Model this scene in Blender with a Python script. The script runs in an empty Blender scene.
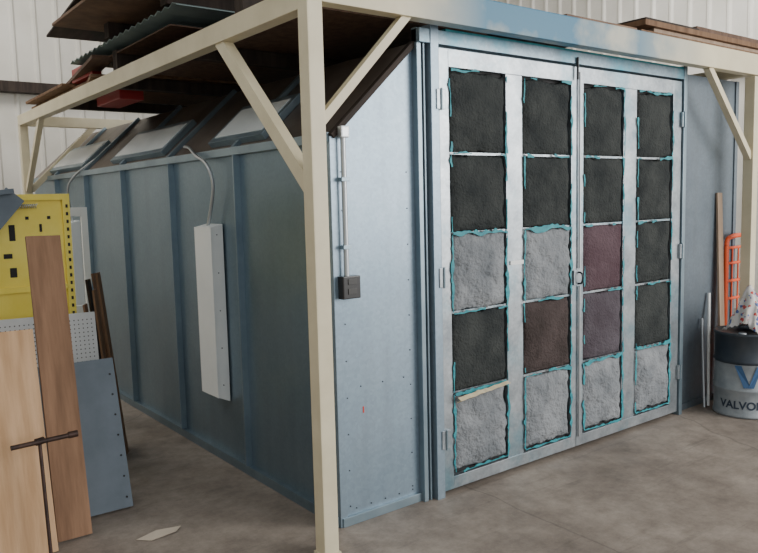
import bpy, bmesh, math, random
from mathutils import Vector, Matrix, noise
random.seed(7)
S=bpy.context.scene
COL=bpy.context.collection

# ------------------------------------------------------------ camera (calibrated)
d1=Vector((0.79313679,-0.0817541,0.60353152)); d2=Vector((-0.60855286,-0.06661043,0.79071263)); d3=Vector((0.02444251,0.99442411,0.10258287))
cam=bpy.data.cameras.new('camera'); cam.lens=741.9/758*36; cam.sensor_width=36; cam.clip_end=200
co=bpy.data.objects.new('camera',cam); COL.objects.link(co); S.camera=co
M=Matrix(((d1[0],-d1[1],-d1[2]),(d2[0],-d2[1],-d2[2]),(-d3[0],d3[1],d3[2]))).to_4x4()
M.translation=Vector((-2.147,-3.197,1.75)); co.matrix_world=M

# ------------------------------------------------------------ materials
def mat(name,base,rough=.6,metal=0,var=None,scale=4,detail=6,bump=0,bscale=None,spec=.5,stretch=None,vor=0,vr=.09,grime=0,spray=0):
    m=bpy.data.materials.new(name); m.use_nodes=True
    nt=m.node_tree; N=nt.nodes; L=nt.links; b=N['Principled BSDF']
    b.inputs['Base Color'].default_value=(*base,1); b.inputs['Roughness'].default_value=rough; b.inputs['Metallic'].default_value=metal
    b.inputs['Specular IOR Level'].default_value=spec
    tc=N.new('ShaderNodeTexCoord'); mp=N.new('ShaderNodeMapping'); L.new(tc.outputs['Object'],mp.inputs[0])
    if stretch: mp.inputs['Scale'].default_value=stretch
    if var:
        n=N.new('ShaderNodeTexNoise'); n.inputs['Scale'].default_value=scale; n.inputs['Detail'].default_value=detail; n.inputs['Roughness'].default_value=.6
        L.new(mp.outputs[0],n.inputs[0])
        r=N.new('ShaderNodeValToRGB'); r.color_ramp.elements[0].position=.33; r.color_ramp.elements[1].position=.67
        r.color_ramp.elements[0].color=(*base,1); r.color_ramp.elements[1].color=(*var,1)
        L.new(n.outputs[0],r.inputs[0]); out=r.outputs[0]
        if vor:
            v=N.new('ShaderNodeTexVoronoi'); v.inputs['Scale'].default_value=vor; L.new(mp.outputs[0],v.inputs[0])
            sp=N.new('ShaderNodeSeparateColor'); L.new(v.outputs['Color'],sp.inputs[0])
            mr=N.new('ShaderNodeMapRange'); mr.inputs[3].default_value=1-vr; mr.inputs[4].default_value=1+vr; L.new(sp.outputs[0],mr.inputs[0])
            mx=N.new('ShaderNodeVectorMath'); mx.operation='SCALE'; L.new(out,mx.inputs[0]); L.new(mr.outputs[0],mx.inputs['Scale']); out=mx.outputs[0]
            mr2=N.new('ShaderNodeMapRange'); mr2.inputs[3].default_value=rough-.015; mr2.inputs[4].default_value=rough+.015; L.new(sp.outputs[1],mr2.inputs[0]); L.new(mr2.outputs[0],b.inputs['Roughness'])
        if grime:
            mg=N.new('ShaderNodeMapping'); mg.inputs['Scale'].default_value=(7,7,.55); L.new(tc.outputs['Object'],mg.inputs[0])
            ng=N.new('ShaderNodeTexNoise'); ng.inputs['Scale'].default_value=1.4; ng.inputs['Detail'].default_value=8; L.new(mg.outputs[0],ng.inputs[0])
            sx=N.new('ShaderNodeSeparateXYZ'); L.new(tc.outputs['Object'],sx.inputs[0])
            zr=N.new('ShaderNodeMapRange'); zr.inputs[1].default_value=0; zr.inputs[2].default_value=.7; zr.inputs[3].default_value=.22; zr.inputs[4].default_value=0; L.new(sx.outputs[2],zr.inputs[0])
            ad=N.new('ShaderNodeMath'); ad.operation='ADD'; L.new(ng.outputs[0],ad.inputs[0]); L.new(zr.outputs[0],ad.inputs[1])
            gr=N.new('ShaderNodeMapRange'); gr.inputs[1].default_value=.5; gr.inputs[2].default_value=.8; gr.inputs[3].default_value=0; gr.inputs[4].default_value=grime; L.new(ad.outputs[0],gr.inputs[0])
            gm=N.new('ShaderNodeMix'); gm.data_type='RGBA'; L.new(gr.outputs[0],gm.inputs[0]); L.new(out,gm.inputs[6]); gm.inputs[7].default_value=(.10,.11,.115,1); out=gm.outputs[2]
        if spray:
            ns=N.new('ShaderNodeTexNoise'); ns.inputs['Scale'].default_value=2.3; ns.inputs['Detail'].default_value=9; ns.inputs['Roughness'].default_value=.65; L.new(tc.outputs['Object'],ns.inputs[0])
            sr=N.new('ShaderNodeMapRange'); sr.inputs[1].default_value=.50; sr.inputs[2].default_value=.68; sr.inputs[3].default_value=0; sr.inputs[4].default_value=spray; L.new(ns.outputs[0],sr.inputs[0])
            sm=N.new('ShaderNodeMix'); sm.data_type='RGBA'; L.new(sr.outputs[0],sm.inputs[0]); L.new(out,sm.inputs[6]); sm.inputs[7].default_value=(.06,.27,.36,1); out=sm.outputs[2]
        L.new(out,b.inputs['Base Color'])
    if bump:
        n2=N.new('ShaderNodeTexNoise'); n2.inputs['Scale'].default_value=bscale or scale*4; n2.inputs['Detail'].default_value=3
        L.new(mp.outputs[0],n2.inputs[0]); bp=N.new('ShaderNodeBump'); bp.inputs['Strength'].default_value=bump; bp.inputs['Distance'].default_value=.02
        L.new(n2.outputs[0],bp.inputs['Height']); L.new(bp.outputs[0],b.inputs['Normal'])
    return m
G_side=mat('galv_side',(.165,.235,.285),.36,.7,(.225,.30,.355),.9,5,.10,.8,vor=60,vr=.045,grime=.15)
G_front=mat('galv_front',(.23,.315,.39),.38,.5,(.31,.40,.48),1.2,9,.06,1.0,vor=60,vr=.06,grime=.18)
G_frontR=mat('galv_front_dark',(.11,.14,.17),.45,.45,(.17,.21,.245),1.6,9,.06,1.0,vor=60,vr=.06,grime=.4)  # darker version of the front metal, for the right-hand panel
G_door=mat('galv_door',(.27,.305,.335),.36,.75,(.45,.49,.52),7,13,.08,3,vor=60,vr=.08,spray=.45)
G_rib=mat('galv_rib',(.20,.27,.32),.38,.65,(.28,.36,.41),3,5)
G_head=mat('galv_header',(.18,.25,.30),.4,.6,(.28,.36,.42),5,6,vor=60,spray=.9)
G_roof=mat('galv_slope_board_reflection',(.11,.088,.075),.42,.5,(.20,.17,.145),3,6,.1,2)  # brown reflection of the boards above is painted into the metal colour
M_screw=mat('screw',(.05,.06,.07),.4,.8)
M_cream=mat('cream_paint',(.62,.55,.38),.45,0,(.73,.66,.47),3,6,.05,20)
def beam_mat():
    m=M_cream.copy(); m.name='cream_paint_blue_overspray'; nt=m.node_tree; N=nt.nodes; L=nt.links; b=N['Principled BSDF']
    src=b.inputs['Base Color'].links[0].from_socket
    tc=N.new('ShaderNodeTexCoord'); sx=N.new('ShaderNodeSeparateXYZ'); L.new(tc.outputs['Object'],sx.inputs[0])
    n=N.new('ShaderNodeTexNoise'); n.inputs['Scale'].default_value=2.4; n.inputs['Detail'].default_value=9; L.new(tc.outputs['Object'],n.inputs[0])
    def mr(a,b2,c,d,s):
        q=N.new('ShaderNodeMapRange'); q.inputs[1].default_value=a;q.inputs[2].default_value=b2;q.inputs[3].default_value=c;q.inputs[4].default_value=d; L.new(s,q.inputs[0]); return q.outputs[0]
    a=mr(.3,.9,0,1,sx.outputs[0]); c=mr(2.2,3.2,1,0,sx.outputs[0])
    m1=N.new('ShaderNodeMath');m1.operation='MULTIPLY';L.new(a,m1.inputs[0]);L.new(c,m1.inputs[1])
    m2=N.new('ShaderNodeMath');m2.operation='MULTIPLY';L.new(m1.outputs[0],m2.inputs[0]);L.new(mr(.32,.52,0.35,1,n.outputs[0]),m2.inputs[1])
    mx=N.new('ShaderNodeMix');mx.data_type='RGBA';L.new(m2.outputs[0],mx.inputs[0]);L.new(src,mx.inputs[6]);mx.inputs[7].default_value=(.02,.16,.28,1)
    L.new(mx.outputs[2],b.inputs['Base Color']); return m
M_beam=beam_mat()
M_white=mat('white_enamel',(.80,.83,.82),.35,0,(.88,.90,.88),3)
M_glass=mat('light_panel_glass',(.68,.73,.74),.25,0,(.77,.82,.82),2)
M_black=mat('black_plastic',(.015,.016,.018),.35)
M_dark=mat('dark_void',(.02,.02,.022),.8)
M_steel=mat('steel_conduit',(.5,.53,.55),.35,.7)
F_dark=mat('filter_dark',(.028,.032,.033),.95,0,(.055,.060,.058),6,10,.7,60,.1)
F_maroon=mat('filter_maroon',(.075,.046,.055),.95,0,(.115,.078,.09),5,10,.7,60,.1)
F_mar3=mat('filter_purple_grey',(.068,.056,.066),.95,0,(.105,.092,.106),5,10,.7,60,.1)
F_mar2=mat('filter_dark_maroon',(.045,.036,.034),.95,0,(.08,.062,.060),5,10,.7,60,.1)
F_light=mat('filter_grey',(.17,.185,.20),.95,0,(.28,.295,.31),5,10,.8,50,.1)
M_cyan=mat('turquoise_paint',(.01,.17,.22),.6,0,(.03,.32,.36),14)
M_red=mat('red_mark',(.6,.05,.03),.6)
def wood(name,a,b,sc=3):
    return mat(name,a,.7,0,b,sc,8,.15,12,.25,stretch=(6,6,.6))
W_plank=wood('wood_plank',(.18,.10,.058),(.32,.185,.11))
W_ply=wood('plywood',(.46,.28,.15),(.64,.42,.25))
W_dark=wood('dark_wood',(.025,.019,.016),(.06,.044,.036))
W_mid=wood('mid_brown_wood',(.085,.05,.035),(.16,.10,.07))
W_brown=wood('brown_wood',(.12,.065,.035),(.22,.13,.075))
W_tan=wood('tan_wood',(.28,.20,.145),(.40,.30,.22))
M_yel=mat('yellow_enamel',(.85,.68,.08),.4,0,(.95,.8,.16),3)
M_orange=mat('orange_paint',(.75,.08,.02),.4,0,(.85,.14,.04),5)
M_wall=mat('siding_offwhite',(.60,.58,.52),.6,0,(.72,.70,.65),1,5)
M_ceil=mat('ceiling_panel',(.5,.5,.48),.8)
M_peg=mat('pegboard_white',(.52,.54,.54),.5,0,(.60,.61,.61),4)
M_bluegrey=mat('bluegrey_metal',(.10,.13,.16),.55,.15,(.145,.18,.215),4)
M_redpaint=mat('red_enamel',(.30,.02,.02),.4)
M_rust=mat('rusty_sheet',(.13,.075,.05),.7,.1,(.26,.16,.10),5,8,.2)
M_green=mat('weathered_green_sheet',(.20,.28,.29),.55,.2,(.32,.42,.42),3)
M_cab=mat('dark_grey_enamel',(.05,.055,.06),.5,.2,(.085,.09,.095),4)

def concrete():
    m=bpy.data.materials.new('concrete_floor'); m.use_nodes=True; nt=m.node_tree;N=nt.nodes;L=nt.links;b=N['Principled BSDF']
    tc=N.new('ShaderNodeTexCoord')
    def nz(s,d,r=.6,src=None):
        n=N.new('ShaderNodeTexNoise');n.inputs['Scale'].default_value=s;n.inputs['Detail'].default_value=d;n.inputs['Roughness'].default_value=r;L.new(src or tc.outputs['Object'],n.inputs[0]);return n.outputs[0]
    r=N.new('ShaderNodeValToRGB');L.new(nz(1.1,13,.65),r.inputs[0]);r.color_ramp.elements[0].position=.36;r.color_ramp.elements[1].position=.66
    r.color_ramp.elements[0].color=(.185,.153,.127,1);r.color_ramp.elements[1].color=(.36,.31,.262,1)
    r2=N.new('ShaderNodeValToRGB');L.new(nz(5,15,.82),r2.inputs[0]);r2.color_ramp.elements[0].position=.34;r2.color_ramp.elements[1].position=.68
    r2.color_ramp.elements[0].color=(.60,.58,.57,1);r2.color_ramp.elements[1].color=(1.22,1.22,1.22,1)
    mx=N.new('ShaderNodeMix');mx.data_type='RGBA';mx.blend_type='MULTIPLY';mx.inputs[0].default_value=1;L.new(r.outputs[0],mx.inputs[6]);L.new(r2.outputs[0],mx.inputs[7])
    mp=N.new('ShaderNodeMapping'); mp.inputs['Scale'].default_value=(.9,9,1); mp.inputs['Rotation'].default_value=(0,0,.5); L.new(tc.outputs['Object'],mp.inputs[0])
    sr=N.new('ShaderNodeMapRange'); sr.inputs[1].default_value=.56; sr.inputs[2].default_value=.70; sr.inputs[3].default_value=1; sr.inputs[4].default_value=.68; L.new(nz(1.3,10,.7,mp.outputs[0]),sr.inputs[0])
    v=N.new('ShaderNodeTexVoronoi');v.feature='DISTANCE_TO_EDGE';v.inputs['Scale'].default_value=.25
    ad=N.new('ShaderNodeMix');ad.data_type='VECTOR';ad.inputs[0].default_value=.12
    n3=N.new('ShaderNodeTexNoise');n3.inputs['Scale'].default_value=2;n3.inputs['Detail'].default_value=6;L.new(tc.outputs['Object'],n3.inputs[0])
    L.new(tc.outputs['Object'],ad.inputs[4]);L.new(n3.outputs['Color'],ad.inputs[5]);L.new(ad.outputs[1],v.inputs[0])
    cr=N.new('ShaderNodeMapRange');cr.inputs[1].default_value=0;cr.inputs[2].default_value=.0018;cr.inputs[3].default_value=.66;cr.inputs[4].default_value=1;L.new(v.outputs[0],cr.inputs[0])
    mu=N.new('ShaderNodeMath');mu.operation='MULTIPLY';L.new(cr.outputs[0],mu.inputs[0]);L.new(sr.outputs[0],mu.inputs[1])
    sc=N.new('ShaderNodeVectorMath');sc.operation='SCALE';L.new(mx.outputs[2],sc.inputs[0]);L.new(mu.outputs[0],sc.inputs['Scale'])
    L.new(sc.outputs[0],b.inputs['Base Color'])
    rr=N.new('ShaderNodeMapRange');rr.inputs[3].default_value=.4;rr.inputs[4].default_value=.75;L.new(nz(3,6),rr.inputs[0]);L.new(rr.outputs[0],b.inputs['Roughness'])
    bp=N.new('ShaderNodeBump');bp.inputs['Strength'].default_value=.1;bp.inputs['Distance'].default_value=.01;L.new(nz(30,6),bp.inputs['Height']);L.new(bp.outputs[0],b.inputs['Normal'])
    return m
M_concrete=concrete()

# ------------------------------------------------------------ mesh helpers
def empty(name,loc=(0,0,0)):
    e=bpy.data.objects.new(name,None); e.empty_display_size=.1; COL.objects.link(e); return e
def obj(name,bm,m,parent=None,smooth=False):
    me=bpy.data.meshes.new(name); bm.normal_update(); bm.to_mesh(me); bm.free()
    for x in (m if isinstance(m,(list,tuple)) else [m]): me.materials.append(x)
    if smooth:
        for p in me.polygons: p.use_smooth=True
    o=bpy.data.objects.new(name,me); COL.objects.link(o)
    if parent: o.parent=parent
    return o
def abox(bm,a,b,mi=0):
    vs=[bm.verts.new((x,y,z)) for x in (a[0],b[0]) for y in (a[1],b[1]) for z in (a[2],b[2])]
    for f in ((0,1,3,2),(4,6,7,5),(0,4,5,1),(2,3,7,6),(0,2,6,4),(1,5,7,3)):
        bm.faces.new([vs[i] for i in f]).material_index=mi
    return vs
def finish(bm,bev=0):
    bmesh.ops.recalc_face_normals(bm,faces=bm.faces)
    if bev: bmesh.ops.bevel(bm,geom=list(bm.edges),offset=bev,segments=2,affect='EDGES',profile=.7)
def box(name,a,b,m,parent=None,bev=.003):
    bm=bmesh.new(); abox(bm,a,b); finish(bm,bev); return obj(name,bm,m,parent)
def orient(p0,p1,side):
    p0=Vector(p0);p1=Vector(p1); z=(p1-p0); l=z.length; z.normalize(); s=Vector(side); x=(s-z*s.dot(z)).normalized(); y=z.cross(x)
    R=Matrix((x,y,z)).transposed().to_4x4(); R.translation=p0; return R,l
def bar(name,p0,p1,w,t,m,parent=None,side=(1,0,0),bev=.002,local=True):
    """box along p0->p1, width w along side, thickness t"""
    R,l=orient(p0,p1,side); bm=bmesh.new(); abox(bm,(-w/2,-t/2,0),(w/2,t/2,l)); finish(bm,bev)
    o=obj(name,bm,m,parent); o.matrix_world=R; return o
def tube(name,pts,r,m,parent=None,closed=False,res=3):
    cu=bpy.data.curves.new(name,'CURVE'); cu.dimensions='3D'; cu.bevel_depth=r; cu.bevel_resolution=res; cu.use_fill_caps=True
    s=cu.splines.new('POLY'); s.points.add(len(pts)-1)
    for q,p in zip(s.points,pts): q.co=(*p,1)
    s.use_cyclic_u=closed
    tmp=bpy.data.objects.new(name,cu); COL.objects.link(tmp)
    dg=bpy.context.evaluated_depsgraph_get(); me=bpy.data.meshes.new_from_object(tmp.evaluated_get(dg)); bpy.data.objects.remove(tmp)
    me.materials.clear(); me.materials.append(m)
    for p in me.polygons: p.use_smooth=True
    o=bpy.data.objects.new(name,me); COL.objects.link(o)
    if parent: o.parent=parent
    return o
def smoothpts(P,n=8):
    P=[Vector(p) for p in P]; Q=[P[0]]+P+[P[-1]]; out=[]
    for i in range(1,len(Q)-2):
        for k in range(n):
            t=k/n; a,b,c,d=Q[i-1:i+3]
            out.append(.5*((2*b)+(-a+c)*t+(2*a-5*b+4*c-d)*t*t+(-a+3*b-3*c+d)*t**3))
    out.append(P[-1]); return out
def prism(bm,poly,axis,a,b,mi=0):
    f=(lambda p,t:(p[0],t,p[1])) if axis=='y' else (lambda p,t:(t,p[0],p[1]))
    A=[bm.verts.new(f(p,a)) for p in poly]; B=[bm.verts.new(f(p,b)) for p in poly]
    bm.faces.new(A).material_index=mi; bm.faces.new(B[::-1]).material_index=mi
    n=len(poly)
    for i in range(n): bm.faces.new((A[i],B[i],B[(i+1)%n],A[(i+1)%n])).material_index=mi
def lathe(name,prof,m,parent=None,loc=(0,0,0),seg=48,mis=None):
    bm=bmesh.new(); rings=[]
    for r,z in prof: rings.append([bm.verts.new((r*math.cos(2*math.pi*i/seg),r*math.sin(2*math.pi*i/seg),z)) for i in range(seg)])
    for k in range(len(rings)-1):
        for i in range(seg):
            f=bm.faces.new((rings[k][i],rings[k][(i+1)%seg],rings[k+1][(i+1)%seg],rings[k+1][i])); f.material_index=mis[k] if mis else 0; f.smooth=True
    bm.faces.new(rings[0][::-1]); f=bm.faces.new(rings[-1]); f.material_index=mis[-1] if mis else 0
    o=obj(name,bm,m,parent); o.location=loc; return o
def screws(name,pts,m,parent,axis,r=.006):
    bm=bmesh.new()
    for p in pts:
        mt=Matrix.Translation(p)@(Matrix.Rotation(math.pi/2,4,'X') if axis=='y' else Matrix.Rotation(math.pi/2,4,'Y'))
        bmesh.ops.create_cone(bm,cap_ends=True,segments=8,radius1=r,radius2=r*.7,depth=.006,matrix=mt)
    return obj(name,bm,m,parent)

# ------------------------------------------------------------ room
bm=bmesh.new(); abox(bm,(-6,-9,-.1),(9,9.2,0)); finish(bm); obj('floor',bm,M_concrete)
def siding(name,p0,p1,h,m):
    p0=Vector(p0);p1=Vector(p1);d=(p1-p0);L=d.length;d.normalize();n=Vector((d.y,-d.x,0))
    bm=bmesh.new(); pr=[]; x=0
    while x<L:
        pr+= [(x,0),(x+.22,0),(x+.25,.03),(x+.28,.03)]; x+=.31
    pr.append((L,0)); pr=[q for q in pr if q[0]<=L]
    A=[bm.verts.new((*(p0+d*a+n*b).xy,0)) for a,b in pr]; B=[bm.verts.new((*(p0+d*a+n*b).xy,h)) for a,b in pr]
    for i in range(len(pr)-1): bm.faces.new((A[i],A[i+1],B[i+1],B[i]))
    A2=[bm.verts.new((*(p0+d*a-n*.1).xy,0)) for a in (0,L)];B2=[bm.verts.new((*(p0+d*a-n*.1).xy,h)) for a in (0,L)]
    bm.faces.new((A2[1],A2[0],B2[0],B2[1])); bm.faces.new((A2[0],A[0],B[0],B2[0])); bm.faces.new((A[-1],A2[1],B2[1],B[-1]))
    obj(name,bm,m)
siding('wall_back',(-6,9,0),(9,9,0),6.6,M_wall)
siding('wall_right',(8.8,9,0),(8.8,-4,0),6.6,M_wall)
siding('wall_left',(-5.8,-4,0),(-5.8,9,0),6.6,M_wall)
box('ceiling',(-6,-4,6.6),(9,9.2,6.7),M_ceil,None,0)
box('trim_1',(-5.7,8.75,3.45),(8.7,8.95,3.6),W_dark,None,0)
box('trim_2',(8.55,-3.9,3.5),(8.75,8.7,3.65),M_wall,None,0)

# ------------------------------------------------------------ spray booth
W=4.12; LEN=6.3; ZS=2.08; XS=.56; ZT=2.6
B=empty('paint_spray_booth')
bm=bmesh.new(); prism(bm,[(0.01,.0),(0.01,ZS),(XS,ZT),(W-.01,ZT),(W-.01,0)],'y',.02,LEN); finish(bm)
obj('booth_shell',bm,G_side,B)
def slope_pt(t,y,off=0): # t 0..1 up the left slope
    n=Vector((-(ZT-ZS),0,XS)).normalized()
    return Vector((XS*t,y,ZS+(ZT-ZS)*t))+n*off
def slope_box(name,t0,t1,y0,y1,o0,o1,m,bev=.003):
    bm=bmesh.new(); vs=[bm.verts.new(slope_pt(t,y,o)) for t in (t0,t1) for y in (y0,y1) for o in (o0,o1)]
    for f in ((0,1,3,2),(4,6,7,5),(0,4,5,1),(2,3,7,6),(0,2,6,4),(1,5,7,3)): bm.faces.new([vs[i] for i in f])
    finish(bm,bev); return obj(name,bm,m,B)
slope_box('slope_skin',.0,1,.03,LEN,.001,.006,G_roof,0)
seams=[1.06,2.11,3.16,4.21,5.26]
for i,y in enumerate(seams):
    slope_box('slope_rib_%d'%i,0,1,y-.02,y+.02,.006,.035,G_rib)
for i,(y0,y1) in enumerate([(.78,1.42),(2.35,3.45),(4.4,5.7)]):
    slope_box('light_frame_%d'%i,.07,.56,y0-.05,y1+.05,.007,.05,G_rib)
    slope_box('light_panel_%d'%i,.13,.50,y0,y1,.03,.055,M_glass)
box('eave_flashing',(-.02,.0,ZS-.03),(.012,LEN,ZS+.02),G_rib,B)
box('base_channel_side',(-.025,.0,0),(.012,LEN,.06),G_side,B)
for i,y in enumerate(seams):
    box('side_rib_%d'%i,(-.035,y-.03,.06),(.012,y-.022,ZS-.03),G_rib,B,.001)
    box('side_rib_flange_%d'%i,(-.012,y-.022,.06),(.012,y+.03,ZS-.03),G_rib,B,.001)
pts=[]
for y in seams:
    for k in range(14): pts.append((-.014,y+.01,.12+k*.145))
for k in range(12):
    pts.append((.006,.25,.15+k*.16))
screws('side_screws',pts,M_screw,B,'x',.005)
bm=bmesh.new()
prism(bm,[(0,0),(0,ZS),(XS,ZT),(.68,ZT),(.68,0)],'y',0,.02)
finish(bm); obj('front_panel_near',bm,G_front,B)
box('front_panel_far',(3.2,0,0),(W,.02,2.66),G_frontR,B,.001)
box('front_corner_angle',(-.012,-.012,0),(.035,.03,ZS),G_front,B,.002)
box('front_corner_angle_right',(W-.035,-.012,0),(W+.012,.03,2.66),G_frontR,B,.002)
bar('chamfer_edge',(-.0,-.006,ZS),(XS,-.006,ZT+.0),.04,.03,W_dark,B,side=(0,1,0))
box('base_angle_front',(.0,-.02,0),(.58,.0,.05),G_rib,B)
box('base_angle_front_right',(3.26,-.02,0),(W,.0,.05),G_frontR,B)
for n,x0,x1 in (('jamb_flange_left',.555,.585),('jamb_flange_mid',.60,.612)):
    box(n,(x0,-.045,0),(x1,0,2.68),G_rib,B)
box('jamb_left',(.63,-.075,0),(.688,0,2.70),G_front,B)
box('jamb_right',(3.185,-.075,0),(3.225,0,2.70),G_rib,B)
box('jamb_header',(.555,-.07,2.60),(3.225,.0,2.675),G_head,B)
box('header_edge_turquoise',(.75,-.066,2.675),(3.2,-.03,2.688),M_cyan,B,0)
screws('front_screws',[(x,-.001,z) for x in (.06,.50) for z in [.1+.2*k for k in range(10)]]+[(x,-.001,.75+.0) for x in (.15,.3,.45)]+[(.1+.1*k,-.001,.08) for k in range(5)],M_screw,B,'y',.0045)
box('red_mark',(.16,-.002,.60),(.168,0,.635),M_red,B,0)
# doors
cols=[(.785,1.235),(1.40,1.85),(2.0,2.435),(2.61,3.05)]
rows=[(2.01,2.47),(1.553,1.998),(1.09,1.541),(.613,1.078),(.13,.60)]
YD=-.06
def leaf(nm,x0,x1,cs):
    e=empty(nm); e.parent=B
    bm=bmesh.new(); z0,z1=.03,2.585
    abox(bm,(x0,YD,z0),(cs[0][0]-.012,-.01,z1)); abox(bm,(cs[1][1]+.012,YD,z0),(x1,-.01,z1))
    abox(bm,(cs[0][0]-.012,YD,z1-.10),(cs[1][1]+.012,-.01,z1)); abox(bm,(cs[0][0]-.012,YD,z0),(cs[1][1]+.012,-.01,z0+.075))
    abox(bm,(cs[0][1]+.01,YD+.004,z0+.075),(cs[1][0]-.01,-.012,z1-.10))
    finish(bm,.003); obj(nm+'_frame',bm,G_door,e)
    bm=bmesh.new()
    for c in cs:
        for r in rows[:-1]: abox(bm,(c[0]-.02,YD+.012,r[0]-.012),(c[1]+.02,-.02,r[0]+.002))
    finish(bm); obj(nm+'_shelves',bm,G_door,e)
    bm=bmesh.new(); abox(bm,(x0+.03,-.025,z0+.03),(x1-.03,-.012,z1-.05)); finish(bm); obj(nm+'_backing',bm,M_dark,e)
    return e
L1=leaf('door_leaf_near',.70,1.915,cols[:2]); L2=leaf('door_leaf_far',1.92,3.175,cols[2:])
kinds=['ddldl','ddlml','ddMNl','ddddl']; KM={'d':F_dark,'l':F_light,'m':F_mar2,'M':F_maroon,'N':F_mar3}
def filt(name,x0,x1,z0,z1,m,light,parent,seed):
    n=44; bm=bmesh.new(); rnd=random.Random(seed); ox=rnd.random()*50; g=[]; amp=.019 if light else .013
    for i in range(n+1):
        row=[]
        for j in range(n+1):
            u=i/n;v=j/n
            ed=min(u,1-u,v,1-v); jx=(noise.noise((v*5+ox,0,u*1.5))+.5*noise.noise((v*14+ox,3,u*2)))*amp; jz=(noise.noise((u*5+ox,5,v*1.5))+.5*noise.noise((u*14+ox,8,v*2)))*amp
            x=x0+(x1-x0)*u+jx; z=z0+(z1-z0)*v+jz
            h=.024*min(1,ed*9)**.5
            h+=(.016 if light else .010)*math.sin(u*math.pi)*math.sin(min(1,(1-v)*1.1)*math.pi)
            p=Vector((x*5,ox,z*5))
            h+=(.018 if light else .012)*noise.noise(p)
            if light:
                h+=.015*(abs(math.sin((u+v+jx*8)*math.pi*2))*abs(math.sin((u-v+jz*8)*math.pi*2)))**.6*min(1,ed*6)+.007*noise.noise(p*4)
            else: h+=.003*noise.noise(p*5)
            row.append(bm.verts.new((x,YD+.022-h,z)))
        g.append(row)
    for i in range(n):
        for j in range(n): bm.faces.new((g[i][j],g[i+1][j],g[i+1][j+1],g[i][j+1]))
    o=obj(name,bm,m,parent,True); sm=o.modifiers.new('s','SOLIDIFY'); sm.thickness=.018; sm.offset=-1; return o
def ribbon(bm,a,b,w,seed,y,gap=0):
    a=Vector((a[0],0,a[1]));b=Vector((b[0],0,b[1]));L=(b-a).length;d=(b-a).normalized();nn=Vector((-d.z,0,d.x)); n=max(4,int(L/.01)); prev=None
    for i in range(n+1):
        t=i/n;p=a+(b-a)*t
        p=p+nn*(noise.noise((t*L*6+seed,2,seed))*.010)
        k=noise.noise((t*L*12+seed,seed,0)); k2=noise.noise((t*L*25+seed,seed,9))
        if noise.noise((t*L*4+seed*3,1,4))<gap: prev=None; continue
        w0=max(.0015,w*(.45+1.6*k));w1=max(.0015,w*(.45+1.6*k2))
        yy=y-.002*random.random()
        q0=p-nn*w0;q1=p+nn*w1
        q=[bm.verts.new((q0.x,yy,q0.z)),bm.verts.new((q1.x,yy,q1.z))]
        if prev: bm.faces.new((prev[0],prev[1],q[1],q[0]))
        prev=q
bmc=bmesh.new(); sd=1
for ci,c in enumerate(cols):
    for ri,r in enumerate(rows):
        k=kinds[ci][ri]
        filt('filter_%d_%d'%(ci,ri),c[0]-.002,c[1]+.002,r[0],r[1],KM[k],k=='l',L1 if ci<2 else L2,ci*7+ri+1)
        g=-.30 if k=='l' else -.02; w=.015 if k=='l' else .010; y=YD-.004
        sd+=3.7; ribbon(bmc,(c[0],r[1]+.004),(c[1],r[1]+.004),w*1.2,sd,y-.004,g)
        sd+=3.7; ribbon(bmc,(c[1]+.004,r[0]),(c[1]+.004,r[1]),w,sd,y,g-.15)
        sd+=3.7; ribbon(bmc,(c[0]-.004,r[0]),(c[0]-.004,r[1]),w*.8,sd,y,g+.05)
    sd+=2; ribbon(bmc,(c[0],.125),(c[1],.125),.011,sd,y,-.3)
o=obj('turquoise_edge_tape',bmc,M_cyan,B); sm=o.modifiers.new('s','SOLIDIFY'); sm.thickness=.003
bm=bmesh.new(); prev=None
for i in range(41):
    t=i/40; x=.785+.42*t; z=.572+.035*t+.006*noise.noise((t*9,1,1)); w0=.016*(1-t*.6)*(.8+.8*abs(noise.noise((t*12,4,2))))
    q=[bm.verts.new((x,YD-.020,z-w0)),bm.verts.new((x,YD-.052,z)),bm.verts.new((x,YD-.030,z+w0*.8))]
    if prev:
        bm.faces.new((prev[0],prev[1],q[1],q[0])); bm.faces.new((prev[1],prev[2],q[2],q[1]))
    prev=q
o=obj('torn_foam_edge',bm,mat('foam_cream',(.58,.48,.30),.9,0,(.68,.60,.42),30),B); o.modifiers.new('s','SOLIDIFY').thickness=.006
for z in (.35,1.3,2.3):
    box('hinge_plate_%d'%int(z*10),(.665,YD-.022,z-.055),(.73,YD-.002,z+.055),G_door,B)
    tube('hinge_pin_%d'%int(z*10),[(.697,YD-.024,z-.06),(.697,YD-.024,z+.06)],.007,G_rib,B)
    box('hinge_plate_r%d'%int(z*10),(3.155,YD-.022,z-.055),(3.205,YD-.002,z+.055),G_door,B)
    tube('hinge_pin_r%d'%int(z*10),[(3.18,YD-.024,z-.06),(3.18,YD-.024,z+.06)],.007,G_rib,B)
box('latch_plate',(1.875,YD-.015,1.15),(1.965,YD-.002,1.25),G_door,B)
tube('latch_handle',smoothpts([(1.92,YD-.015,1.235),(1.92,YD-.04,1.23),(1.92,YD-.048,1.20),(1.92,YD-.04,1.165),(1.92,YD-.015,1.16)]),.006,M_screw,B)
tube('top_bolt',[(1.90,YD-.02,2.50),(1.90,YD-.02,2.64)],.008,M_black,B)
box('warning_label',(1.27,YD-.004,1.33),(1.39,YD-.0,1.355),M_white,B,0)
tube('door_lower_rod',[(1.935,YD-.012,.1),(1.935,YD-.012,1.14)],.007,M_steel,B)
tube('door_upper_rod',[(1.935,YD-.012,1.26),(1.935,YD-.012,2.55)],.007,M_steel,B)
tube('outlet_conduit',[(.055,-.035,2.10),(.055,-.035,1.36)],.014,M_steel,B)
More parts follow.
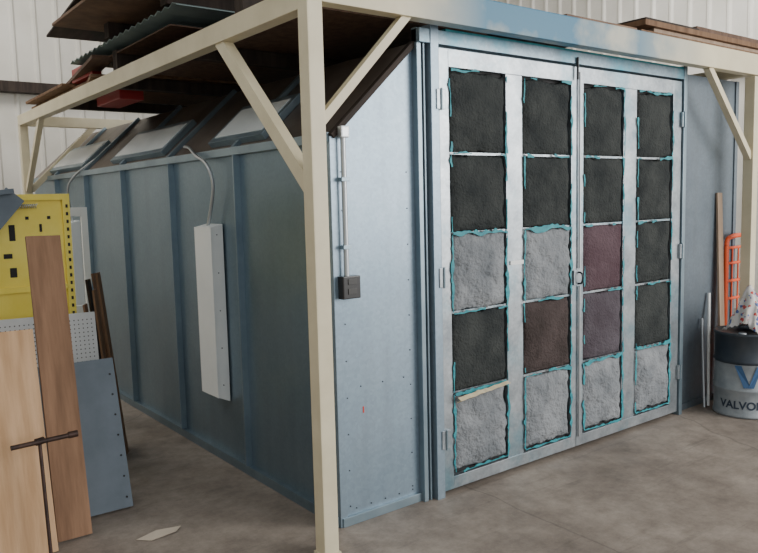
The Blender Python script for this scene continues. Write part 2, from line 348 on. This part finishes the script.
box('conduit_elbow',(.03,-.06,2.07),(.08,.0,2.13),M_steel,B,.008)
for z in (1.5,1.85): box('conduit_strap_%d'%int(z*100),(.03,-.052,z),(.08,-.001,z+.02),G_rib,B,.002)
box('outlet_box',(.015,-.06,1.24),(.125,-.002,1.36),M_black,B,.006)
bm=bmesh.new()
for z in (1.265,1.315): abox(bm,(.045,-.064,z),(.10,-.058,z+.03))
finish(bm,.002); obj('outlet_sockets',bm,mat('socket_grey',(.04,.04,.04),.5),B)
bm=bmesh.new(); 
prism(bm,[(-.085,.47),(-.085,1.60),(0,1.62),(0,.43)],'y',1.29,1.53); finish(bm,.004); obj('wall_light_box',bm,M_white,B)
box('wall_light_lip',(-.091,1.282,.47),(-.083,1.538,1.60),M_white,B,.002)
screws('wall_light_screws',[(-.045,1.286,.55+k*.25) for k in range(5)],M_screw,B,'y',.004)
tube('flex_conduit',smoothpts([slope_pt(.12,1.95,.03),slope_pt(.05,1.75,.05),Vector((-.05,1.55,2.08)),Vector((-.07,1.33,2.0)),Vector((-.05,1.30,1.85)),Vector((-.045,1.42,1.6))]),.011,M_steel,B)
bm=bmesh.new(); prism(bm,[(-.09,.40),(-.09,1.60),(0,1.62),(0,.36)],'y',4.5,4.75); finish(bm,.004); obj('wall_light_box_rear',bm,M_white,B)
tube('flex_conduit_rear',smoothpts([slope_pt(.2,4.2,.03),Vector((-.06,4.4,2.05)),Vector((-.1,4.5,1.9)),Vector((-.045,4.6,1.6))]),.011,M_steel,B)

# ------------------------------------------------------------ steel storage frame
Fm=empty('steel_storage_frame'); PX,PY=-.225,-.2; RX=3.97; BY=5.6; h=.042
def post(n,x,y,z=2.66):
    box(n,(x-h,y-h,0),(x+h,y+h,z),M_cream,Fm,.006); box(n+'_foot',(x-.05,y-.05,0),(x+.05,y+.05,.012),M_cream,Fm,.002)
post('post_a',PX,PY,2.9);post('post_b',RX,PY);post('post_c',PX,BY);post('post_d',RX,LEN+.3)
box('beam_front',(PX+h,PY-h,2.67),(RX+.5,PY+h,2.83),M_beam,Fm,.006)
box('beam_side',(PX-h,PY+h,2.64),(PX+h,BY+h,2.75),M_cream,Fm,.006)
box('beam_back',(PX+h,BY-h,2.64),(RX+h,BY+h,2.75),M_cream,Fm,.006)
box('beam_side_right',(RX-h,PY+h,2.672),(RX+h,LEN+.34,2.75),M_cream,Fm,.004)
for i,y in enumerate((1.3,2.7,4.1)): box('joist_%d'%i,(PX+h,y-.04,2.66),(RX-h,y+.04,2.75),W_dark,Fm,.004)  # joists coloured dark instead of cream: under-deck shade painted in
bar('brace_side',(PX,PY+h-.01,1.82),(PX,.72,2.66),.075,.06,M_cream,Fm,side=(0,1,1))
bar('brace_front',(PX+h-.01,PY,2.12),(.36,PY,2.69),.045,.045,M_cream,Fm,side=(1,0,-1))
bar('brace_front_right',(RX-h+.01,PY,2.02),(3.28,PY,2.68),.05,.05,M_cream,Fm,side=(1,0,1))
bar('brace_far_side',(PX,BY-h,1.95),(PX,BY-.8,2.66),.06,.05,M_cream,Fm,side=(0,1,1))
bar('brace_far_back',(PX+h,BY,1.95),(PX+.75,BY,2.66),.06,.05,M_cream,Fm,side=(1,0,-1))

# ------------------------------------------------------------ stored material on top
T=empty('stacked_sheet_material')
box('plywood_base_sheet',(-.22,.15,2.755),(1.3,2.5,2.775),W_mid,T,.002)
box('dark_sheet_centre',(.3,-.1,2.835),(1.35,2.3,2.86),W_dark,T,.002)
box('dark_sheet_rear',(-.15,2.6,2.755),(1.3,4.1,2.775),W_brown,T,.002)
box('timber_spacer_1',(-.2,2.55,2.775),(1.3,2.65,2.93),W_dark,T,.004)
box('timber_spacer_2',(-.2,.5,2.775),(1.0,.6,2.93),W_dark,T,.004)
bm=bmesh.new(); pr=[]; k=0; y0=1.2
while y0<3.5:
    pr.append((y0,2.955+(.02 if k%2 else 0))); y0+=.06; k+=1
A=[bm.verts.new((-.28,y,z)) for y,z in pr];Bv=[bm.verts.new((1.2,y,z)) for y,z in pr]
for i in range(len(pr)-1): bm.faces.new((A[i],A[i+1],Bv[i+1],Bv[i]))
o=obj('corrugated_sheet',bm,M_green,T); o.modifiers.new('s','SOLIDIFY').thickness=.006
box('rust_plate_top',(-.6,.7,3.09),(.9,2.75,3.11),M_rust,T,.002)
bar('rust_plate_angled',(-.45,1.2,3.135),(-.25,3.3,3.135),.5,.015,W_dark,T,side=(1,0,0))
box('timber_spacer_3',(-.3,2.4,2.98),(.9,2.5,3.09),W_dark,T,.004)
box('timber_spacer_4',(-.3,1.3,2.98),(.9,1.4,3.09),W_dark,T,.004)
box('plank_stack_a',(-.15,3.2,2.78),(.1,5.5,2.83),W_brown,T,.003)
box('plank_stack_b',(-.25,3.9,2.835),(.25,5.3,2.86),W_brown,T,.003)
bar('plank_angled_a',(-.12,3.0,2.80),(.35,5.1,2.84),.28,.03,W_brown,T,side=(1,0,0))
bar('plank_angled_b',(-.24,2.75,2.90),(.05,4.9,2.90),.16,.03,W_mid,T,side=(1,0,0))
box('red_steel_part',(-.06,2.95,2.62),(.14,3.55,2.754),M_redpaint,T,.01)
box('red_steel_channel',(-.16,3.3,2.86),(-.08,3.9,2.98),M_redpaint,T,.01)
box('steel_plate_dark',(-.2,1.5,2.9),(1.1,2.9,2.91),W_mid,T,.002)
T2=empty('lumber_stack')
for i,(x0,x1,y0,y1,z0,z1,m) in enumerate([(2.5,4.6,-.15,.35,2.835,2.875,W_brown),(2.7,4.4,-.12,.3,2.877,2.91,W_tan),(2.55,4.6,-.15,.3,2.912,2.95,W_brown),(1.7,2.45,-.15,.25,2.835,2.875,M_rust),(2.6,3.3,-.12,.3,2.952,2.975,W_dark),(1.5,2.4,.3,.8,2.835,2.90,W_mid),(3.3,4.6,-.1,.3,2.952,3.0,W_mid)]):
    box('board_%d'%i,(x0,y0,z0),(x1,y1,z1),m,T2,.003)

# ------------------------------------------------------------ left clutter
def sheet(name,p0,p1,w,t,m): return bar(name,p0,p1,w,t,m,None,side=(1,0,0),bev=.002)
sheet('plywood_sheet',(-1.77,.72,.01),(-1.75,1.03,1.12),1.0,.018,W_ply)
sheet('wood_plank',(-1.165,.80,.01),(-1.145,1.12,1.60),.175,.025,W_plank)
e=empty('grey_metal_panel')
R,l=orient((-1.00,1.02,.01),(-.99,1.27,.85),(1,0,0))
bm=bmesh.new(); abox(bm,(-.22,-.012,0),(.22,.012,l)); finish(bm,.002); o=obj('panel',bm,M_bluegrey,e); o.matrix_world=R
bm=bmesh.new()
for k in range(7):
    for s in (-1,1):
        bmesh.ops.create_cone(bm,cap_ends=True,segments=12,radius1=.006,radius2=.006,depth=.004,matrix=Matrix.Translation((.19,s*.0135,.06+k*.12))@Matrix.Rotation(math.pi/2,4,'X'))
o=obj('bolt_holes',bm,M_dark,e); o.matrix_world=R
e=empty('pegboard_sheet'); R,l=orient((-1.26,1.42,.01),(-1.24,1.6,1.10),(1,0,0))
bm=bmesh.new(); abox(bm,(-.48,-.005,0),(.48,.005,l)); finish(bm,.001); o=obj('board',bm,M_peg,e); o.matrix_world=R
bm=bmesh.new()
for i in range(36):
    for j in range(41):
        c=Vector((-.455+i*.026,0,.02+j*.026))
        for s in (-1,1):
            vs=[bm.verts.new((c.x+.0042*math.cos(a*math.pi/3),s*.0056,c.z+.0042*math.sin(a*math.pi/3))) for a in range(6)]; bm.faces.new(vs)
o=obj('peg_holes',bm,M_dark,e); o.matrix_world=R
e=empty('yellow_metal_shelf'); y=1.9
bm=bmesh.new(); X0,X1=-1.32,-.79
abox(bm,(X1-.045,y-.02,0),(X1,y+.02,1.84)); abox(bm,(X0,y-.02,0),(X0+.045,y+.02,1.84))
abox(bm,(X0+.045,y+.0,1.0),(X1-.045,y+.012,1.84)); abox(bm,(X0+.045,y-.02,1.80),(X1-.045,y+.0,1.84))
for z in (.25,.75,1.22): abox(bm,(X0+.045,y-.02,z),(X1-.045,y+.35,z+.035))
abox(bm,(X1-.04,y+.31,0),(X1,y+.35,1.84)); abox(bm,(X0,y+.31,0),(X0+.04,y+.35,1.84)); abox(bm,(X1-.02,y+.02,1.3),(X1-.012,y+.31,1.84))
finish(bm,.003); obj('frame',bm,M_yel,e)
bm=bmesh.new()
for k in range(34): abox(bm,(X1-.028,y-.0215,.1+k*.05),(X1-.014,y-.0195,.122+k*.05))
finish(bm); obj('upright_slots',bm,M_dark,e)
bm=bmesh.new()
for x,z,w2,h2 in ((-1.16,1.55,.035,.10),(-1.06,1.68,.02,.02),(-1.06,1.5,.02,.02),(-1.2,1.44,.05,.03),(-.98,1.6,.015,.05),(-1.17,1.32,.04,.06),(-.93,1.68,.02,.02),(-.93,1.5,.02,.02)): abox(bm,(x,y-.003,z),(x+w2,y-.001,z+h2))
finish(bm); obj('punched_openings',bm,M_dark,e)
tube('coil_spring',[(-1.12+.0016*i,y-.035+.012*math.cos(i*.9),1.765+.012*math.sin(i*.9)) for i in range(80)],.003,M_steel,e)
e=empty('grey_metal_bracket')
bar('arm',(-1.42,1.80,1.5),(-1.12,1.84,1.84),.13,.02,M_bluegrey,e,side=(1,0,-1))
bar('flange',(-1.42,1.79,1.83),(-1.14,1.83,1.86),.03,.08,M_bluegrey,e,side=(0,0,1))
e=empty('leaning_trim_boards')
for i,(a,b2,w,t,m) in enumerate([((-.50,1.95,0.01),(-.60,2.02,1.30),.09,.016,W_brown),((-.55,2.02,.01),(-.64,2.12,1.25),.10,.016,W_dark),((-.46,2.08,.01),(-.57,2.22,1.28),.09,.016,W_plank),((-.58,1.88,.01),(-.67,1.88,1.20),.09,.014,W_brown),((-.62,1.92,.01),(-.72,1.94,1.1),.08,.014,W_plank)]):
    bar('board_%d'%i,a,b2,w,t,m,e,side=(.55,1,0))
e=empty('white_window_frame'); X0,X1,y=-.62,-.36,3.0
bm=bmesh.new(); abox(bm,(X0,y,0),(X0+.05,y+.03,1.75)); abox(bm,(X1-.05,y,0),(X1,y+.03,1.75)); abox(bm,(X0+.05,y,1.68),(X1-.05,y+.03,1.75)); abox(bm,(X0+.05,y,.9),(X1-.05,y+.03,.96)); abox(bm,(X0+.05,y,0),(X1-.05,y+.03,.06)); finish(bm,.003); obj('frame',bm,M_white,e)
e=empty('t_handle_wrench')
RB=mat('rusty_black_steel',(.03,.02,.018),.5,.5,(.08,.045,.035),20)
tube('shaft',[(-1.33,.60,.0),(-1.325,.70,.60)],.009,RB,e)
tube('handle',[(-1.46,.68,.595),(-1.15,.69,.60)],.012,RB,e)
tube('handle_collar',[(-1.345,.69,.597),(-1.305,.70,.598)],.018,RB,e)
tube('handle_grip',[(-1.19,.69,.60),(-1.145,.69,.601)],.017,RB,e)
bm=bmesh.new()
pp=[(-.92,.57),(-.80,.60),(-.67,.58),(-.72,.52),(-.86,.51)]
vs=[bm.verts.new((a,b2,.004+.006*(i%2))) for i,(a,b2) in enumerate(pp)]; bm.faces.new(vs); o=obj('paper_scrap',bm,mat('paper',(.6,.52,.42),.8)); o.modifiers.new('s','SOLIDIFY').thickness=.002

# ------------------------------------------------------------ drum
D=empty('oil_drum'); dc=Vector((3.65,-.36,0)); R0=.225; HH=.66
M_db=mat('drum_navy',(.02,.03,.045),.45,.2,(.05,.06,.07),5); M_dw=mat('drum_grey_white',(.22,.25,.27),.45,.1,(.36,.39,.41),6)
prof=[(R0-.01,0),(R0+.006,.005),(R0+.006,.02),(R0,.028),(R0,.2),(R0+.008,.21),(R0+.008,.225),(R0,.235),(R0,.42),(R0+.008,.43),(R0+.008,.445),(R0,.455),(R0,.635),(R0+.007,.64),(R0+.007,.66),(R0-.006,.66),(R0-.01,.64),(.01,.638)]
mis=[1]*8+[0]*9+[0]
lathe('drum_body',prof,[M_db,M_dw],D,dc,64,mis)
lathe('drum_bung',[(.03,.638),(.03,.655),(.022,.66)],[M_steel],D,dc+Vector((-.12,-.03,0)),20)
def wraptext(txt,size,z,ang,m,name,rr=R0+.002):
    cu=bpy.data.curves.new(name,'FONT'); cu.body=txt; cu.size=size; cu.align_x='CENTER'; cu.extrude=.001; cu.offset=.002
    t=bpy.data.objects.new(name,cu); COL.objects.link(t); dg=bpy.context.evaluated_depsgraph_get(); me=bpy.data.meshes.new_from_object(t.evaluated_get(dg)); bpy.data.objects.remove(t)
    bm=bmesh.new(); bm.from_mesh(me); bmesh.ops.triangulate(bm,faces=bm.faces); bmesh.ops.subdivide_edges(bm,edges=[e for e in bm.edges if e.calc_length()>.03],cuts=2)
    for v in bm.verts:
        a=ang+v.co.x/rr; r=rr+v.co.z; v.co=Vector((dc.x+r*math.cos(a),dc.y+r*math.sin(a),z+v.co.y))
    obj(name,bm,m,D)
ca=math.atan2(-3.197+.36,-2.147-3.63)
M_dt=mat('drum_lettering',(.02,.035,.06),.5)
wraptext('VALVOLINE',.085,.075,ca+.15,M_dt,'lettering')
bm=bmesh.new()
def arc(pts,r=R0+.010):
    vs=[bm.verts.new((dc.x+r*math.cos(ca+.1+a/r),dc.y+r*math.sin(ca+.1+a/r),z)) for a,z in pts]; return bm.faces.new(vs)
arc([(-.10,.415),(-.05,.415),(.02,.245),(-.03,.245)]); arc([(.10,.415),(.06,.415),(.0,.245),(.04,.245)])
obj('logo',bm,mat('logo_blue',(.04,.11,.24),.5),D)
Rg=bpy.data.materials.new('patterned_cloth'); Rg.use_nodes=True; nt=Rg.node_tree; b=nt.nodes['Principled BSDF']; b.inputs['Roughness'].default_value=.9
tc=nt.nodes.new('ShaderNodeTexCoord'); v=nt.nodes.new('ShaderNodeTexVoronoi'); v.inputs['Scale'].default_value=45; nt.links.new(tc.outputs['Object'],v.inputs[0])
sp=nt.nodes.new('ShaderNodeSeparateColor'); nt.links.new(v.outputs['Color'],sp.inputs[0]); cr=nt.nodes.new('ShaderNodeValToRGB'); cr.color_ramp.interpolation='CONSTANT'
els=cr.color_ramp.elements; els[0].color=(.62,.6,.58,1); els[1].position=.55; els[1].color=(.5,.07,.06,1)
for p,c in ((.70,(.6,.57,.57,1)),(.82,(.1,.15,.35,1)),(.92,(.6,.57,.5,1))): q=els.new(p); q.color=c
nt.links.new(sp.outputs[0],cr.inputs[0]); nt.links.new(cr.outputs[0],b.inputs['Base Color'])
bm=bmesh.new(); n=40; g=[]
for i in range(n+1):
    row=[]
    for j in range(n+1):
        u=i/n*2-1; v2=j/n*2-1
        x=u*.16; yy=v2*.15
        z=.38*math.exp(-((u+.15)**2*1.8+(v2)**2*1.8))+.06*noise.noise((u*2.5,v2*2.5,3))+.03*noise.noise((u*7,v2*7,8))-.02
        row.append(bm.verts.new((x+.02*noise.noise((u*3,v2*3,1)),yy+.02*noise.noise((u*3,v2*3,6)),max(z,.006))))
    g.append(row)
for i in range(n):
    for j in range(n): bm.faces.new((g[i][j],g[i+1][j],g[i+1][j+1],g[i][j+1]))
o=obj('cloth_rag',bm,Rg,None,True); o.location=dc+Vector((.03,-.02,.660)); o.modifiers.new('s','SOLIDIFY').thickness=.003

e=empty('orange_hand_truck'); x0,x1,y=3.90,4.28,-.055
tube('side_rail_left',[(x0,y,.02),(x0,y,1.30)],.020,M_orange,e); tube('side_rail_right',[(x1,y,.02),(x1,y,1.30)],.020,M_orange,e)
tube('top_handle',smoothpts([(x0,y,1.30),(x0+.03,y,1.36),(x0+.19,y,1.38),(x1-.03,y,1.36),(x1,y,1.30)]),.020,M_orange,e)
for k,z in enumerate((.3,.6,.85,1.0,1.15,1.28)): tube('rung_%d'%k,[(x0,y,z),(x1,y,z)],.012,M_orange,e)
for k,x in enumerate((x0+.1,x0+.2,x0+.3)): tube('stay_%d'%k,[(x,y,.02),(x,y,1.28)],.007,M_orange,e)
box('toe_plate',(x0,y-.065,.0),(x1,y+.01,.012),M_orange,e)
tube('leaning_steel_pipe',[(3.50,-.11,.012),(3.60,-.02,.72)],.010,M_steel,None)
tube('leaning_aluminium_pole',[(3.56,-.11,.014),(3.70,-.02,.92)],.012,M_white,None)
bar('leaning_tan_board',(3.81,-.10,.01),(3.84,-.012,1.74),.075,.018,W_tan,None,side=(1,0,0))
e=empty('dark_backdrop_cabinet')  # invented cabinet, added as a dark backdrop for the gap beside the booth
box('carcass',(4.25,1.0,0),(5.6,1.55,2.4),M_cab,e,.006)
for k,(a,b2) in enumerate(((4.27,4.92),(4.93,5.58))): box('door_panel_%d'%k,(a,.985,.06),(b2,1.0,2.35),M_cab,e,.004)
tube('handle',[(4.89,.97,1.0),(4.89,.97,1.2)],.01,M_steel,e)
e=empty('leaning_lumber')
for i,(x,ht,w,m) in enumerate(((4.62,2.55,.14,W_brown),(4.78,2.25,.12,W_tan),(4.92,2.6,.15,W_mid),(5.1,2.3,.16,W_brown),(5.27,2.5,.12,W_mid))):
    bar('board_%d'%i,(x,.60,.01),(x-.03,.93,ht),w,.022,m,e,side=(1,0,0))

# ------------------------------------------------------------ lights
w=bpy.data.worlds.new('sky'); S.world=w; w.use_nodes=True; bg=w.node_tree.nodes['Background']; bg.inputs[0].default_value=(.94,.97,1,1); bg.inputs[1].default_value=.9
def area(name,loc,tgt,sx,sy,e,c=(1,1,1)):
    l=bpy.data.lights.new(name,'AREA'); l.shape='RECTANGLE'; l.size=sx; l.size_y=sy; l.energy=e; l.color=c
    o=bpy.data.objects.new(name,l); COL.objects.link(o); o.location=loc; o.rotation_euler=(Vector(tgt)-Vector(loc)).to_track_quat('-Z','Y').to_euler(); return o
area('daylight_doorway',(6.0,-7.0,3.2),(2.2,0,0.3),6,4.5,720,(1,.97,.93))
area('fill_back_wall',(-2.5,5.5,6.3),(-1,8.5,3.8),4,2,330,(1,.96,.9))  # added fill to brighten the back wall, not an actual fixture
area('fill_booth_slope',(-3.5,1.5,6.3),(-.2,3,2.0),3,5,110,(.93,.97,1))  # added fill from upper left for the slope and its panels, no real fixture
area('fill_right_wall',(6.3,1.5,6.3),(8.5,2,4.0),2,4,330,(1,.98,.95))  # added fill that keeps the right wall bright, no lamp hangs here
